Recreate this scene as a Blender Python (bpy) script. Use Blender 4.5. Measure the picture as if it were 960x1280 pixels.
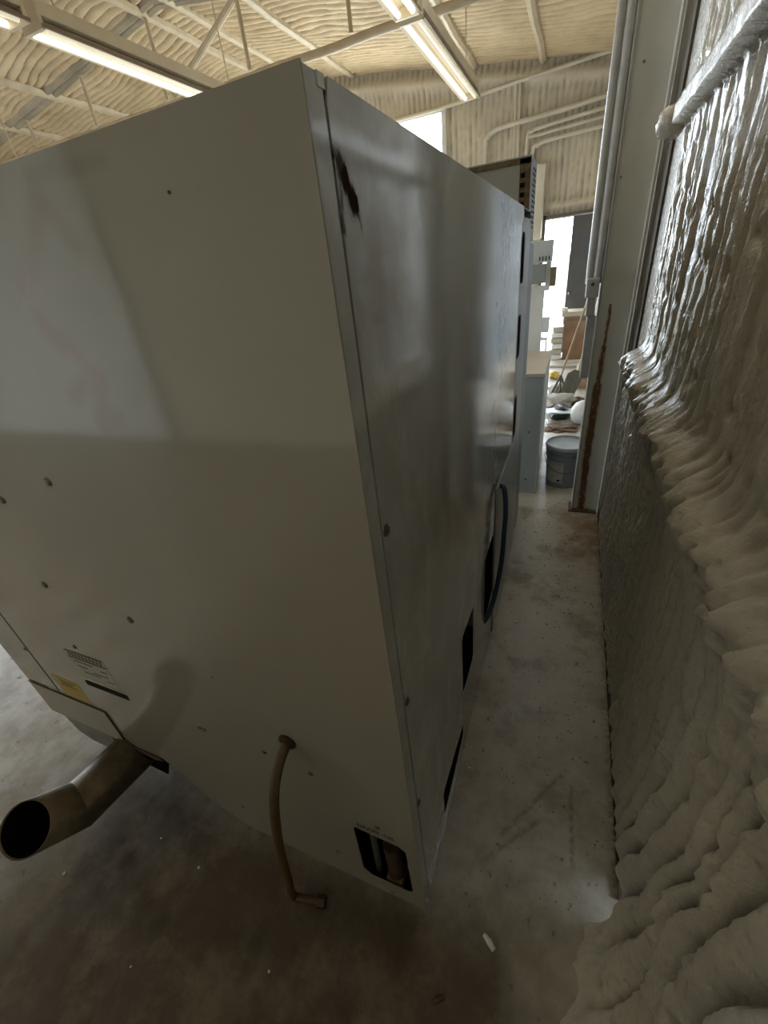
import bpy, bmesh, math, random
import numpy as np
from mathutils import Vector, Matrix
from mathutils.geometry import tessellate_polygon
random.seed(7)
SC = bpy.context.scene
COL = SC.collection
for o in list(bpy.data.objects): bpy.data.objects.remove(o)

# ---------------------------------------------------------------- camera (1.70 m up, ultra wide, rolled)
F_PX = 523.4866
cam_d = bpy.data.cameras.new('camera'); cam = bpy.data.objects.new('camera', cam_d); COL.objects.link(cam)
cam_d.sensor_fit = 'HORIZONTAL'; cam_d.sensor_width = 36.0; cam_d.lens = F_PX / 960 * 36.0
cam_d.clip_start = 0.02; cam_d.clip_end = 200
CX = Vector((0.92221082, 0.37158763, -0.10700395))
CY = Vector((0.10128829, -0.49918724, -0.86055377))
CZ = Vector((-0.37318614, 0.78277375, -0.49799334))
mw = Matrix.Identity(4)
for i in range(3):
    mw[i][0] = CX[i]; mw[i][1] = -CY[i]; mw[i][2] = -CZ[i]
mw[2][3] = 1.70
cam.matrix_world = mw
SC.camera = cam

# ---------------------------------------------------------------- world, exposure
SC.view_settings.view_transform = 'Standard'; SC.view_settings.look = 'None'
SC.view_settings.gamma = 1.0; SC.view_settings.use_curve_mapping = False
SC.view_settings.exposure = -0.32
world = bpy.data.worlds.new('sky'); SC.world = world; world.use_nodes = True
wb = world.node_tree.nodes['Background']; wb.inputs[0].default_value = (0.78, 0.89, 1.0, 1); wb.inputs[1].default_value = 24.0

def area(name, loc, rot, sx, sy, power, color, portal=False):
    d = bpy.data.lights.new(name, 'AREA'); d.shape = 'RECTANGLE'; d.size = sx; d.size_y = sy
    d.energy = power; d.color = color; d.cycles.is_portal = portal
    o = bpy.data.objects.new(name, d); o.location = loc; o.rotation_euler = rot; COL.objects.link(o); return o
PI = math.pi
# portals in the openings (they only steer sampling of the sky, they emit nothing)
area('sky_portal', (-0.22, 9.05, 1.07), (-PI/2, 0, 0), 0.78, 2.1, 1, (1, 1, 1), True)
area('sky_portal', (-3.7, 9.05, 2.0), (-PI/2, 0, 0), 2.8, 3.8, 1, (1, 1, 1), True)
area('sky_portal', (-10.35, 1.9, 1.35), (0, -PI/2, 0), 2.7, 2.0, 1, (1, 1, 1), True)

# ---------------------------------------------------------------- node helpers
class NT:
    def __init__(s, m): s.t = m.node_tree; s.n = s.t.nodes; s.l = s.t.links
    def link(s, a, b): s.l.new(a, b)
    def put(s, sock, v):
        if isinstance(v, bpy.types.NodeSocket): s.l.new(v, sock)
        else: sock.default_value = v
    def math(s, op, a, b=0.0, clamp=False):
        n = s.n.new('ShaderNodeMath'); n.operation = op; n.use_clamp = clamp
        s.put(n.inputs[0], a); s.put(n.inputs[1], b); return n.outputs[0]
    def vmath(s, op, a, b=(0, 0, 0), out=0):
        n = s.n.new('ShaderNodeVectorMath'); n.operation = op
        s.put(n.inputs[0], a)
        if op == 'SCALE': s.put(n.inputs[3], b)
        else: s.put(n.inputs[1], b)
        return n.outputs['Value'] if out else n.outputs['Vector']
    def obj(s): return s.n.new('ShaderNodeTexCoord').outputs['Object']
    def mapping(s, v, scale=(1, 1, 1), loc=(0, 0, 0)):
        n = s.n.new('ShaderNodeMapping'); s.put(n.inputs[0], v); n.inputs['Scale'].default_value = scale
        n.inputs['Location'].default_value = loc; return n.outputs[0]
    def noise(s, v, scale=5, detail=4, rough=.55, col=False):
        n = s.n.new('ShaderNodeTexNoise'); s.put(n.inputs['Vector'], v); n.inputs['Scale'].default_value = scale
        n.inputs['Detail'].default_value = detail; n.inputs['Roughness'].default_value = rough
        return n.outputs['Color' if col else 'Fac']
    def ramp(s, f, a, b, lo=0.0, hi=1.0):
        n = s.n.new('ShaderNodeMapRange'); n.interpolation_type = 'SMOOTHSTEP'
        s.put(n.inputs[0], f); n.inputs[1].default_value = a; n.inputs[2].default_value = b
        n.inputs[3].default_value = lo; n.inputs[4].default_value = hi; return n.outputs[0]
    def mix(s, f, a, b, mode='MIX'):
        n = s.n.new('ShaderNodeMix'); n.data_type = 'RGBA'; n.blend_type = mode
        s.put(n.inputs[0], f); s.put(n.inputs[6], c4(a)); s.put(n.inputs[7], c4(b)); return n.outputs[2]
    def bump(s, h, strength=.3, dist=.01, normal=None):
        n = s.n.new('ShaderNodeBump'); n.inputs['Strength'].default_value = strength
        n.inputs['Distance'].default_value = dist; s.put(n.inputs['Height'], h)
        if normal is not None: s.l.new(normal, n.inputs['Normal'])
        return n.outputs[0]
    def seg(s, p, a, b, r, soft):
        """soft mask round the segment a-b"""
        a = Vector(a); b = Vector(b); ba = b - a
        pa = s.vmath('SUBTRACT', p, tuple(a))
        d = s.vmath('DOT_PRODUCT', pa, tuple(ba), 1)
        h = s.math('MULTIPLY', d, 1 / max(ba.dot(ba), 1e-9), True)
        q = s.vmath('SCALE', tuple(ba), h)
        dist = s.vmath('LENGTH', s.vmath('SUBTRACT', pa, q), out=1)
        return s.ramp(dist, r, r + soft, 1, 0)
def c4(c):
    if isinstance(c, (tuple, list)) and len(c) == 3: return (c[0], c[1], c[2], 1)
    return c
MATS = {}
def mat(name, color=(.5, .5, .5), rough=.5, metal=0, spec=.5, var=0, vscale=4, bump=0, bscale=60, emit=None, estr=0, fn=None):
    if name in MATS: return MATS[name]
    m = bpy.data.materials.new(name); m.use_nodes = True; k = NT(m)
    p = k.n['Principled BSDF']
    p.inputs['Base Color'].default_value = c4(color); p.inputs['Roughness'].default_value = rough
    p.inputs['Metallic'].default_value = metal; p.inputs['Specular IOR Level'].default_value = spec
    if emit: p.inputs['Emission Color'].default_value = c4(emit); p.inputs['Emission Strength'].default_value = estr
    P = k.obj()
    if var:
        f = k.noise(P, vscale, 5, .6)
        dark = tuple(c * (1 - var) for c in color)
        k.link(k.mix(k.ramp(f, .3, .7), dark, color), p.inputs['Base Color'])
    if bump: k.link(k.bump(k.noise(P, bscale, 3), bump, .004), p.inputs['Normal'])
    if fn: fn(k, p, P)
    MATS[name] = m; return m

# ---------------------------------------------------------------- mesh helpers
def tag(o, label=None, cat=None, group=None, kind=None):
    if label: o['label'] = label
    if cat: o['category'] = cat
    if group: o['group'] = group
    if kind: o['kind'] = kind
    return o
def empty(name, loc, label=None, cat=None, group=None):
    o = bpy.data.objects.new(name, None); o.location = loc; o.empty_display_size = .1; COL.objects.link(o)
    return tag(o, label, cat, group)
def link_mesh(name, me, m, parent=None, smooth=False):
    o = bpy.data.objects.new(name, me); COL.objects.link(o)
    if m is not None: me.materials.append(m)
    if parent is not None:
        o.parent = parent; o.matrix_parent_inverse = Matrix.Translation(-parent_world(parent))
    if smooth:
        me.polygons.foreach_set('use_smooth', [True] * len(me.polygons))
    return o
def parent_world(p):
    v = Vector(p.location)
    if p.parent is not None: v = v + p.matrix_parent_inverse.translation + parent_world(p.parent)
    return v
class MB:
    """collects shapes in world space, builds ONE mesh object"""
    def __init__(s): s.b = bmesh.new()
    def box(s, x0, x1, y0, y1, z0, z1, bev=0, rot=None):
        r = bmesh.ops.create_cube(s.b, size=1)
        vs = r['verts']
        M = Matrix.Translation(((x0+x1)/2, (y0+y1)/2, (z0+z1)/2))
        if rot is not None: M = M @ rot.to_4x4()
        M = M @ Matrix.Diagonal((abs(x1-x0), abs(y1-y0), abs(z1-z0), 1))
        bmesh.ops.transform(s.b, matrix=M, verts=vs)
        if bev:
            es = list({e for v in vs for e in v.link_edges})
            bmesh.ops.bevel(s.b, geom=es, offset=bev, segments=2, profile=.5, affect='EDGES')
        return s
    def tube(s, pts, r, n=12, cap=True, radii=None):
        pts = [Vector(p) for p in pts]; rings = []
        up = None
        for i, p in enumerate(pts):
            t = (pts[min(i+1, len(pts)-1)] - pts[max(i-1, 0)]).normalized()
            if up is None:
                up = Vector((0, 0, 1)) if abs(t.z) < .9 else Vector((1, 0, 0))
            u = (up - t * up.dot(t)).normalized(); v = t.cross(u); up = u
            rr = radii[i] if radii else r
            rings.append([s.b.verts.new(p + (u*math.cos(a) + v*math.sin(a)) * rr) for a in [2*PI*k/n for k in range(n)]])
        for a, b in zip(rings, rings[1:]):
            for k in range(n): s.b.faces.new((a[k], a[(k+1) % n], b[(k+1) % n], b[k]))
        if cap:
            s.b.faces.new(rings[0][::-1]); s.b.faces.new(rings[-1])
        return s
    def lathe(s, prof, c, n=32, axis=None):
        M = Matrix.Translation(c)
        if axis is not None: M = M @ Vector((0, 0, 1)).rotation_difference(Vector(axis)).to_matrix().to_4x4()
        rings = []
        for r, z in prof:
            rings.append([s.b.verts.new(M @ Vector((r*math.cos(2*PI*k/n), r*math.sin(2*PI*k/n), z))) for k in range(n)])
        for a, b in zip(rings, rings[1:]):
            for k in range(n): s.b.faces.new((a[k], a[(k+1) % n], b[(k+1) % n], b[k]))
        if prof[0][0] > 1e-5: s.b.faces.new(rings[0][::-1])
        if prof[-1][0] > 1e-5: s.b.faces.new(rings[-1])
        bmesh.ops.remove_doubles(s.b, verts=s.b.verts[:], dist=1e-6)
        return s
    def poly(s, pts, holes, thick, fn):
        """sheet from 2D outline with holes, fn(u,v,w) -> world, w in {0,thick}"""
        loops = [pts] + holes
        flat = [p for l in loops for p in l]
        tris = tessellate_polygon([[Vector((p[0], p[1], 0)) for p in l] for l in loops])
        A = [s.b.verts.new(fn(p[0], p[1], 0)) for p in flat]
        B = [s.b.verts.new(fn(p[0], p[1], thick)) for p in flat]
        for t in tris:
            s.b.faces.new([A[i] for i in t]); s.b.faces.new([B[i] for i in reversed(t)])
        k = 0
        for l in loops:
            n = len(l)
            for i in range(n): s.b.faces.new((A[k+i], A[k+(i+1) % n], B[k+(i+1) % n], B[k+i]))
            k += n
        bmesh.ops.recalc_face_normals(s.b, faces=s.b.faces[:])
        return s
    def build(s, name, m, parent=None, smooth=False, bevel=0):
        bmesh.ops.recalc_face_normals(s.b, faces=s.b.faces[:])
        me = bpy.data.meshes.new(name); s.b.to_mesh(me); s.b.free()
        o = link_mesh(name, me, m, parent, False)
        if smooth:
            me.polygons.foreach_set('use_smooth', [True] * len(me.polygons))
            try: me.set_sharp_from_angle(angle=math.radians(38))
            except Exception: pass
        if bevel:
            md = o.modifiers.new('bevel', 'BEVEL'); md.width = bevel; md.segments = 3; md.limit_method = 'ANGLE'; md.angle_limit = math.radians(50)
            me.polygons.foreach_set('use_smooth', [True] * len(me.polygons))
            try: me.set_sharp_from_angle(angle=math.radians(30))
            except Exception: pass
        return o
def smooth_path(pts, n=8):
    pts = [Vector(p) for p in pts]; out = []
    P = [2*pts[0]-pts[1]] + pts + [2*pts[-1]-pts[-2]]
    for i in range(1, len(P)-2):
        a, b, c, d = P[i-1:i+3]
        for k in range(n):
            t = k/n
            out.append(.5*((2*b)+(c-a)*t+(2*a-5*b+4*c-d)*t*t+(3*b-a-3*c+d)*t**3))
    out.append(pts[-1]); return out
def rbox(x0, x1, z0, z1, r, n=4):
    out = []
    for cx, cz, a0 in ((x1-r, z1-r, 0), (x0+r, z1-r, 90), (x0+r, z0+r, 180), (x1-r, z0+r, 270)):
        for k in range(n+1):
            a = math.radians(a0 + 90*k/n); out.append((cx+r*math.cos(a), cz+r*math.sin(a)))
    return out
# numpy value noise
_rng = np.random.default_rng(3); _T = _rng.random((256, 256))
def vn(x, y):
    xi = np.floor(x).astype(int); yi = np.floor(y).astype(int); fx = x-xi; fy = y-yi
    fx = fx*fx*(3-2*fx); fy = fy*fy*(3-2*fy)
    a = _T[xi % 256, yi % 256]; b = _T[(xi+1) % 256, yi % 256]; c = _T[xi % 256, (yi+1) % 256]; d = _T[(xi+1) % 256, (yi+1) % 256]
    return (a*(1-fx)+b*fx)*(1-fy)+(c*(1-fx)+d*fx)*fy
def fbm(x, y, o=4):
    s = 0; a = .5
    for i in range(o): s = s + a*vn(x*2**i+17*i, y*2**i+31*i); a *= .5
    return s
def boxblur(D, k):
    for ax in (0, 1):
        pad = [(0, 0), (0, 0)]; pad[ax] = (k+1, k)
        c = np.cumsum(np.pad(D, pad, mode='edge'), axis=ax)
        D = (c[2*k+1:] - c[:-2*k-1])/(2*k+1) if ax == 0 else (c[:, 2*k+1:] - c[:, :-2*k-1])/(2*k+1)
    return D
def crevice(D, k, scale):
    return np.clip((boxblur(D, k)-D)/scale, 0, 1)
def gridmesh(name, P, m, skip=None, parent=None, flip=False, dirt_shade=None):
    """P (nu, nv, 3)"""
    nu, nv = P.shape[:2]
    idx = np.arange(nu*nv).reshape(nu, nv)
    q = np.stack([idx[:-1, :-1], idx[1:, :-1], idx[1:, 1:], idx[:-1, 1:]], -1)
    if skip is not None: q = q[~skip]
    q = q.reshape(-1, 4)
    if flip: q = q[:, ::-1]
    me = bpy.data.meshes.new(name)
    me.vertices.add(nu*nv); me.vertices.foreach_set('co', P.reshape(-1).astype(np.float32))
    me.loops.add(q.size); me.loops.foreach_set('vertex_index', q.reshape(-1).astype(np.int32))
    me.polygons.add(len(q)); me.polygons.foreach_set('loop_start', np.arange(0, q.size, 4, dtype=np.int32))
    me.polygons.foreach_set('loop_total', np.full(len(q), 4, dtype=np.int32))
    me.update(calc_edges=True); me.validate()
    if dirt_shade is not None:
        at = me.attributes.new('dirt_shade', 'FLOAT', 'POINT'); at.data.foreach_set('value', dirt_shade.reshape(-1).astype(np.float32))
    return link_mesh(name, me, m, parent, True)

# ---------------------------------------------------------------- materials
def foam_fn(col_hi, col_lo, rough, fine, coat, dirt_shade):
    def fn(k, p, P):
        n1 = k.noise(P, 2.2, 5, .6); n2 = k.noise(P, 38, 4, .65)
        c = k.mix(k.ramp(n1, .32, .68), col_lo, col_hi)
        c = k.mix(k.ramp(n2, .60, .78, 0, dirt_shade), c, (.16, .125, .085))
        an = k.n.new('ShaderNodeAttribute'); an.attribute_name = 'dirt_shade'
        c = k.mix(k.math('MULTIPLY', an.outputs['Fac'], .62), c, (.15, .12, .085))  # groove shade and dust painted into the foam colour to deepen the relief
        k.link(c, p.inputs['Base Color'])
        k.put(p.inputs['Roughness'], k.ramp(n2, .3, .7, rough-.08, rough+.12))
        if coat:
            sx = k.n.new('ShaderNodeSeparateXYZ'); k.link(P, sx.inputs[0])
            a = k.math('MAXIMUM', k.ramp(k.math('ADD', sx.outputs[1], k.math('MULTIPLY', n1, .6)), 1.1, 1.7), k.math('MULTIPLY', k.ramp(sx.outputs[2], 1.30, 1.45), k.ramp(k.math('ADD', sx.outputs[1], sx.outputs[2]), 2.1, 2.9)))
            k.put(p.inputs['Coat Weight'], k.math('MULTIPLY', a, coat)); k.put(p.inputs['Roughness'], k.math('ADD', k.ramp(n2, .3, .7, rough-.08, rough+.12), k.math('MULTIPLY', k.math('SUBTRACT', 1.0, a), .3)))
            p.inputs['Coat Roughness'].default_value = .26
        h = k.math('ADD', k.math('MULTIPLY', k.noise(P, fine, 3, .6), 1.0), k.math('MULTIPLY', k.noise(P, fine*.3, 3, .6), 1.5))
        k.link(k.bump(h, .6, .006), p.inputs['Normal'])
    return fn
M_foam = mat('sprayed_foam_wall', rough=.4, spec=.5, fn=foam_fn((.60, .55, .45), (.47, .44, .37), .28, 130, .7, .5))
M_foam_far = mat('sprayed_foam_far', rough=.6, spec=.3, fn=foam_fn((.64, .57, .44), (.54, .48, .37), .55, 30, 0, .35))
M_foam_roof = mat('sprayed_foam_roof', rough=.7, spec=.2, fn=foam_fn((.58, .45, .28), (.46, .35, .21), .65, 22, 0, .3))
def floor_fn(k, p, P):
    n1 = k.noise(P, .9, 6, .62); n2 = k.noise(P, 7, 6, .65); n3 = k.noise(P, 55, 4, .6); n4 = k.noise(k.mapping(P, loc=(5, 3, 1)), 26, 2, .5)
    sx = k.n.new('ShaderNodeSeparateXYZ'); k.link(P, sx.inputs[0]); x, y = sx.outputs[0], sx.outputs[1]
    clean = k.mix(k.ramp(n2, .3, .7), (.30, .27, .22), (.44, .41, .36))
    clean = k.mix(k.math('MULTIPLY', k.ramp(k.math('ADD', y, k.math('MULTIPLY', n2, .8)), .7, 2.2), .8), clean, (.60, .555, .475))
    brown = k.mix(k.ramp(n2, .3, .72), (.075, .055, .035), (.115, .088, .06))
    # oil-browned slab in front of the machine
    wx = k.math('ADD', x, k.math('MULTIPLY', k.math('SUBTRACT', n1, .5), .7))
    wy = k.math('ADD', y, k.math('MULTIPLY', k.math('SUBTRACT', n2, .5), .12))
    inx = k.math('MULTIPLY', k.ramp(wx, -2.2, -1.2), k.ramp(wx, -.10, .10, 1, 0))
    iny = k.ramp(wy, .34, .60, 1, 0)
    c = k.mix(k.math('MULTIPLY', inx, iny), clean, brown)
    # traffic dirt down the aisle
    c = k.mix(k.math('MULTIPLY', k.ramp(k.noise(P, 3.2, 6, .7), .46, .66), .7), c, (.24, .195, .14))
    # rust washed out round the column foot and along the wall
    r1 = k.seg(P, (.18, 3.0, 0), (.24, 2.45, 0), .0, .24)
    c = k.mix(k.math('MULTIPLY', k.math('MULTIPLY', r1, k.ramp(n2, .3, .6)), .8), c, (.22, .12, .055))
    r2 = k.seg(P, (.31, .3, 0), (.31, 2.9, 0), .0, .05)
    c = k.mix(k.math('MULTIPLY', k.math('MULTIPLY', r2, k.ramp(n3, .35, .6)), .75), c, (.15, .07, .035))
    # oil drops
    for a, b, r in (((-.70, .19, 0), (-.69, .235, 0), .012), ((-.68, .15, 0), (-.69, .19, 0), .014), ((-1.03, .11, 0), (-1.0, .14, 0), .007)):
        c = k.mix(k.math('MULTIPLY', k.seg(P, a, b, r, .016), .5), c, (.055, .045, .03))
    # scratches / skid marks in the aisle
    for a, b in (((-.10, .62, 0), (.06, .80, 0)), ((-.05, .72, 0), (.14, 1.0, 0)), ((.16, .95, 0), (.17, .70, 0))):
        c = k.mix(k.math('MULTIPLY', k.math('MULTIPLY', k.seg(P, a, b, .001, .012), k.ramp(n3, .3, .6)), .55), c, (.12, .10, .075))
    c = k.mix(k.ramp(n4, .66, .74, 0, .75), c, (.12, .09, .06))
    c = k.mix(k.ramp(n3, .70, .80, 0, .5), c, (.09, .07, .05))
    k.link(c, p.inputs['Base Color'])
    k.put(p.inputs['Roughness'], k.ramp(n2, .3, .7, .30, .50))
    h = k.math('ADD', k.math('MULTIPLY', n3, .4), k.math('MULTIPLY', n2, 1.6))
    k.link(k.bump(h, .25, .006), p.inputs['Normal'])
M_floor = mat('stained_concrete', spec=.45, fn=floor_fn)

PAINT = (.36, .335, .275)
def paint_common(k, p, P, base, r0):
    n1 = k.noise(P, 1.6, 5, .6); n2 = k.noise(P, 60, 4, .65)
    c = k.mix(k.ramp(n1, .3, .7), tuple(x*.92 for x in base), base)
    c = k.mix(k.ramp(n2, .62, .8, 0, .22), c, (.25, .2, .15))
    k.put(p.inputs['Roughness'], k.ramp(n1, .3, .7, r0, r0+.06))
    k.link(k.bump(k.noise(P, 3.0, 2, .4), .06, .010), p.inputs['Normal'])
    return c, n1, n2
def front_fn(k, p, P):
    c, n1, n2 = paint_common(k, p, P, PAINT, .09)
    w = k.vmath('ADD', P, k.vmath('SCALE', k.vmath('SUBTRACT', k.noise(P, 9, 3, .5, True), (.5, .5, .5)), .015))
    red = (.33, .235, .19)
    Y = .442
    def S(a, b, r, s, amt, col):
        nonlocal c
        m = k.seg(w, (a[0], Y, a[1]), (b[0], Y, b[1]), r, s)
        c = k.mix(k.math('MULTIPLY', m, amt), c, col)
    # old reddish hand marks
    for a, b in (((-.735, 1.735), (-.635, 1.815)), ((-.628, 1.825), (-.60, 1.775)), ((-.735, 1.69), (-.72, 1.655)),
                 ((-.70, 1.66), (-.665, 1.60)), ((-.70, 1.60), (-.745, 1.575)), ((-.665, 1.60), (-.70, 1.53)), ((-.70, 1.535), (-.655, 1.54))):
        S(a, b, .000, .030, .6, red)
    S((-.63, 1.846), (-.50, 1.838), .002, .012, .35, (.25, .22, .18))
    S((-.30, .40), (-.245, .1), .0, .2, .22, (.30, .25, .18))
    S((-.28, 1.2), (-.26, 1.0), .0, .16, .18, (.45, .34, .26))
    k.link(c, p.inputs['Base Color']); p.inputs['Coat Weight'].default_value = .7; p.inputs['Coat Roughness'].default_value = .06
M_front = mat('cream_gloss_enamel_front', spec=.5, fn=front_fn)
def side_fn(k, p, P):
    c, n1, n2 = paint_common(k, p, P, (.41, .41, .385), .12)
    w = k.vmath('ADD', P, k.vmath('SCALE', k.vmath('SUBTRACT', k.noise(k.mapping(P, (1, 3, 1)), 24, 4, .6, True), (.5, .5, .5)), .035))
    X = -.237; burn = None
    for a, b, r, s, amt in (((.492, 1.80), (.515, 1.765), .006, .012, .9), ((.500, 1.788), (.518, 1.765), .009, .008, 1.0), ((.487, 1.80), (.486, 1.74), .001, .007, .8),
                            ((.512, 1.765), (.528, 1.748), .001, .007, .7)):
        m = k.math('MULTIPLY', k.seg(w, (X, a[0], a[1]), (X, b[0], b[1]), r, s), amt)
        burn = m if burn is None else k.math('MAXIMUM', burn, m)
        c = k.mix(m, c, (.035, .022, .016))
    k.link(c, p.inputs['Base Color'])
    n3 = k.noise(P, 26, 5, .7)
    c = k.mix(k.math('MULTIPLY', k.math('MULTIPLY', k.ramp(k.noise(k.mapping(P, (1, 1, .6)), 11, 5, .68), .42, .68), k.ramp(k.noise(P, 2.2, 2, .5), .35, .6)), k.math('SUBTRACT', .45, k.math('MULTIPLY', burn, .45))), c, (.60, .61, .60)); k.link(c, p.inputs['Base Color'])
    k.put(p.inputs['Roughness'], k.math('ADD', k.ramp(n3, .3, .7, .10, .17), k.math('MULTIPLY', burn, .6)))
    k.put(p.inputs['Coat Weight'], k.math('SUBTRACT', .4, k.math('MULTIPLY', burn, .4))); p.inputs['Coat Roughness'].default_value = .07
    k.put(p.inputs['Specular IOR Level'], k.math('SUBTRACT', .5, k.math('MULTIPLY', burn, .5)))
M_side = mat('dusty_enamel_side', spec=.55, fn=side_fn)
M_paint = mat('cream_enamel', PAINT, .3, var=.08)
M_greypaint = mat('grey_enamel', (.30, .32, .31), .42, var=.12, bump=.1)
M_ltgrey = mat('light_grey_enamel', (.52, .54, .53), .4, var=.1)
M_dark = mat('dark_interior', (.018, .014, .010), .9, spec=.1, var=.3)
M_black = mat('black', (.008, .008, .008), .8, spec=.1)
M_screw = mat('zinc_screw', (.22, .20, .17), .42, 1)
M_screwdark = mat('dark_screw', (.10, .085, .07), .5, .6)
M_rustpipe = mat('sooty_steel_pipe', fn=lambda k, p, P: (
    k.link(k.mix(k.ramp(k.noise(P, 7, 5, .6), .35, .65), (.10, .085, .06), (.24, .18, .10)), p.inputs['Base Color']),
    k.put(p.inputs['Roughness'], .55), k.put(p.inputs['Metallic'], .45)))
M_soot_shade = mat('soot_and_shade', (.008, .007, .006), .95, spec=.05)
M_hose = mat('amber_rubber_hose', (.105, .06, .02), .42, var=.3, vscale=20)
M_bluehose = mat('blue_black_cable', (.02, .045, .085), .35)
M_brass = mat('tarnished_brass', (.09, .06, .035), .45, .7, var=.3, vscale=30)
M_yellow = mat('yellow_label', (.50, .36, .07), .5, var=.15, vscale=40)
M_plate = mat('aluminium_label', (.42, .40, .35), .4)
M_ink = mat('black_ink', (.012, .012, .012), .7, spec=.1)
M_white = mat('white_paint', (.78, .77, .73), .45, var=.06)
def col_fn(k, p, P):
    n1 = k.noise(P, 3, 5, .6); n2 = k.noise(k.mapping(P, (1, 1, .25)), 60, 5, .7)
    c = k.mix(k.ramp(n1, .3, .7), (.62, .62, .57), (.70, .70, .65))
    w = k.vmath('ADD', P, k.vmath('SCALE', k.vmath('SUBTRACT', k.noise(k.mapping(P, (1, 1, .3)), 55, 4, .6, True), (.5, .5, .5)), .03))
    m = None
    for a, b, r, s in (((.186, 1.38), (.183, 1.10), .002, .011), ((.182, 1.15), (.178, .85), .008, .014), ((.178, .92), (.174, .45), .014, .018), ((.174, .5), (.184, .0), .013, .018), ((.17, .0), (.22, .0), .004, .02)):
        q = k.seg(w, (a[0], 3.0, a[1]), (b[0], 3.0, b[1]), r, s)
        m = q if m is None else k.math('MAXIMUM', m, q)
    m = k.math('MULTIPLY', m, k.ramp(n2, .30, .46))
    c = k.mix(m, c, k.mix(k.ramp(n2, .4, .62), (.10, .042, .018), (.26, .105, .03)))
    k.link(c, p.inputs['Base Color']); k.put(p.inputs['Roughness'], .45)
    k.link(k.bump(k.math('MULTIPLY', m, n2), .5, .004), p.inputs['Normal'])
M_column = mat('column_paint', fn=col_fn)
M_silver = mat('old_aluminium_paint', (.46, .45, .42), .35, 0, var=.2, vscale=12, bump=.3)
M_galv = mat('painted_conduit', (.66, .60, .48), .5, var=.12)
M_steelwarm = mat('overspray_steel', (.54, .44, .30), .55, var=.18, vscale=6, bump=.3, bscale=40)
M_housing = mat('lamp_housing', (.60, .50, .34), .45, var=.1)
M_housingdark = mat('lamp_back_rail', (.20, .13, .08), .5)
M_refl = mat('lamp_reflector', (.50, .44, .32), .5)
M_tube = mat('lit_tube', (.9, .9, .9), .4, emit=(1.0, .93, .78), estr=3.5)
M_tubeoff = mat('dim_tube', (.85, .83, .74), .35, emit=(1.0, .86, .6), estr=.5)
M_tubedead = mat('unlit_tube', (.7, .7, .68), .3)
M_glow = mat('lit_diffuser', (.9, .9, .9), .4, emit=(1.0, .96, .88), estr=7)
M_bucket = mat('grey_plastic', (.25, .28, .31), .38, var=.15, vscale=9, bump=.15)
M_lid = mat('dusty_grey_lid', (.52, .55, .57), .5, var=.15, vscale=14)
M_labelw = mat('worn_white_label', (.58, .58, .56), .55, var=.3, vscale=30)
M_blue = mat('blue_clip', (.07, .22, .45), .4)
M_carton = mat('brown_carton', (.36, .21, .12), .7, var=.35, vscale=6)
M_cardbd = mat('pale_cardboard', (.52, .45, .34), .7, var=.12)
M_wood = mat('bare_wood', (.42, .30, .16), .6, var=.3, vscale=12)
M_greenwood = mat('yellowgreen_wood', (.45, .43, .20), .6, var=.2)
M_shovel = mat('dull_shovel_steel', (.15, .135, .10), .6, .3, var=.35, vscale=12)
M_cloth = mat('grey_cloth', (.40, .37, .31), .9, var=.35, vscale=14, bump=.5)
M_bag = mat('black_plastic', (.015, .015, .015), .35, bump=.4, bscale=30)
M_rustlump = mat('rusty_debris', (.17, .10, .05), .8, var=.5, vscale=20)
M_doorleaf = mat('dark_grey_door', (.10, .095, .095), .4, var=.15)
M_beigeout = mat('beige_cladding', (.22, .19, .155), .7)
M_ground = mat('pale_yard', (.50, .47, .40), .85, var=.15)
M_foamchip = mat('white_foam_chip', (.75, .72, .65), .8, bump=.5)

# ================================================================ the setting
ZE = 3.97; SL = .15; XR = -4.963; ZR = 3.97 + .15*(.32+4.963)
def roofz(x): return ZE + SL*(.32 - x) if x > XR else ZR - SL*(XR - x)
def struct(o): o['kind'] = 'structure'; return o

# floor
xs = np.linspace(-10.4, .6, 90); ys = np.linspace(-3.2, 9.2, 100)
G = np.stack(np.meshgrid(xs, ys, indexing='ij') + [np.zeros((90, 100))], -1)
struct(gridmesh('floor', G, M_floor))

# right wall: sprayed foam heightfield over the girts
Y = np.concatenate([np.linspace(-3.1, -.3, 60)[:-1], np.arange(-.3, 2.95, .005), np.linspace(2.95, 9.0, 260)])
Z = np.concatenate([np.arange(0, .30, .006), np.arange(.30, 2.7, .009), np.linspace(2.7, 4.06, 60)])
YY, ZZ = np.meshgrid(Y, Z, indexing='ij')
wob = (fbm(YY*1.1+3, ZZ*1.3, 3)-.5)*.16 + (fbm(YY*3+9, ZZ*5, 3)-.5)*.05
low = 1/(1+np.exp((ZZ-1.15)/.05))
flare = np.clip((.75-YY)/.5, 0, 1)
u1 = (YY+wob*.45)/.030; u2 = (YY+wob*1.0+flare*ZZ*.10)/.068
r1 = np.abs(vn(u1, ZZ*1.2+5)-.5)*2; r1 = (1-r1)**1.3
saw = (u2+1.6*vn(u2*.5, ZZ*1.2)) % 1.0
r2 = np.where(saw < .72, np.sin(saw/.72*PI/2)**1.3, np.cos((saw-.72)/.28*PI/2)**1.2)
D = .004+(1-low)*(.020*r1+.005*(fbm(YY*16, ZZ*22, 3)))+low*np.clip(ZZ/.15, .1, 1)*((.036+.008*np.clip(YY, 0, 1))*r2+.015*fbm(YY*20, ZZ*16, 4)+.004*vn(u2*3, ZZ*70))
D += .018*fbm(YY*2.5+40, ZZ*3, 3)
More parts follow.
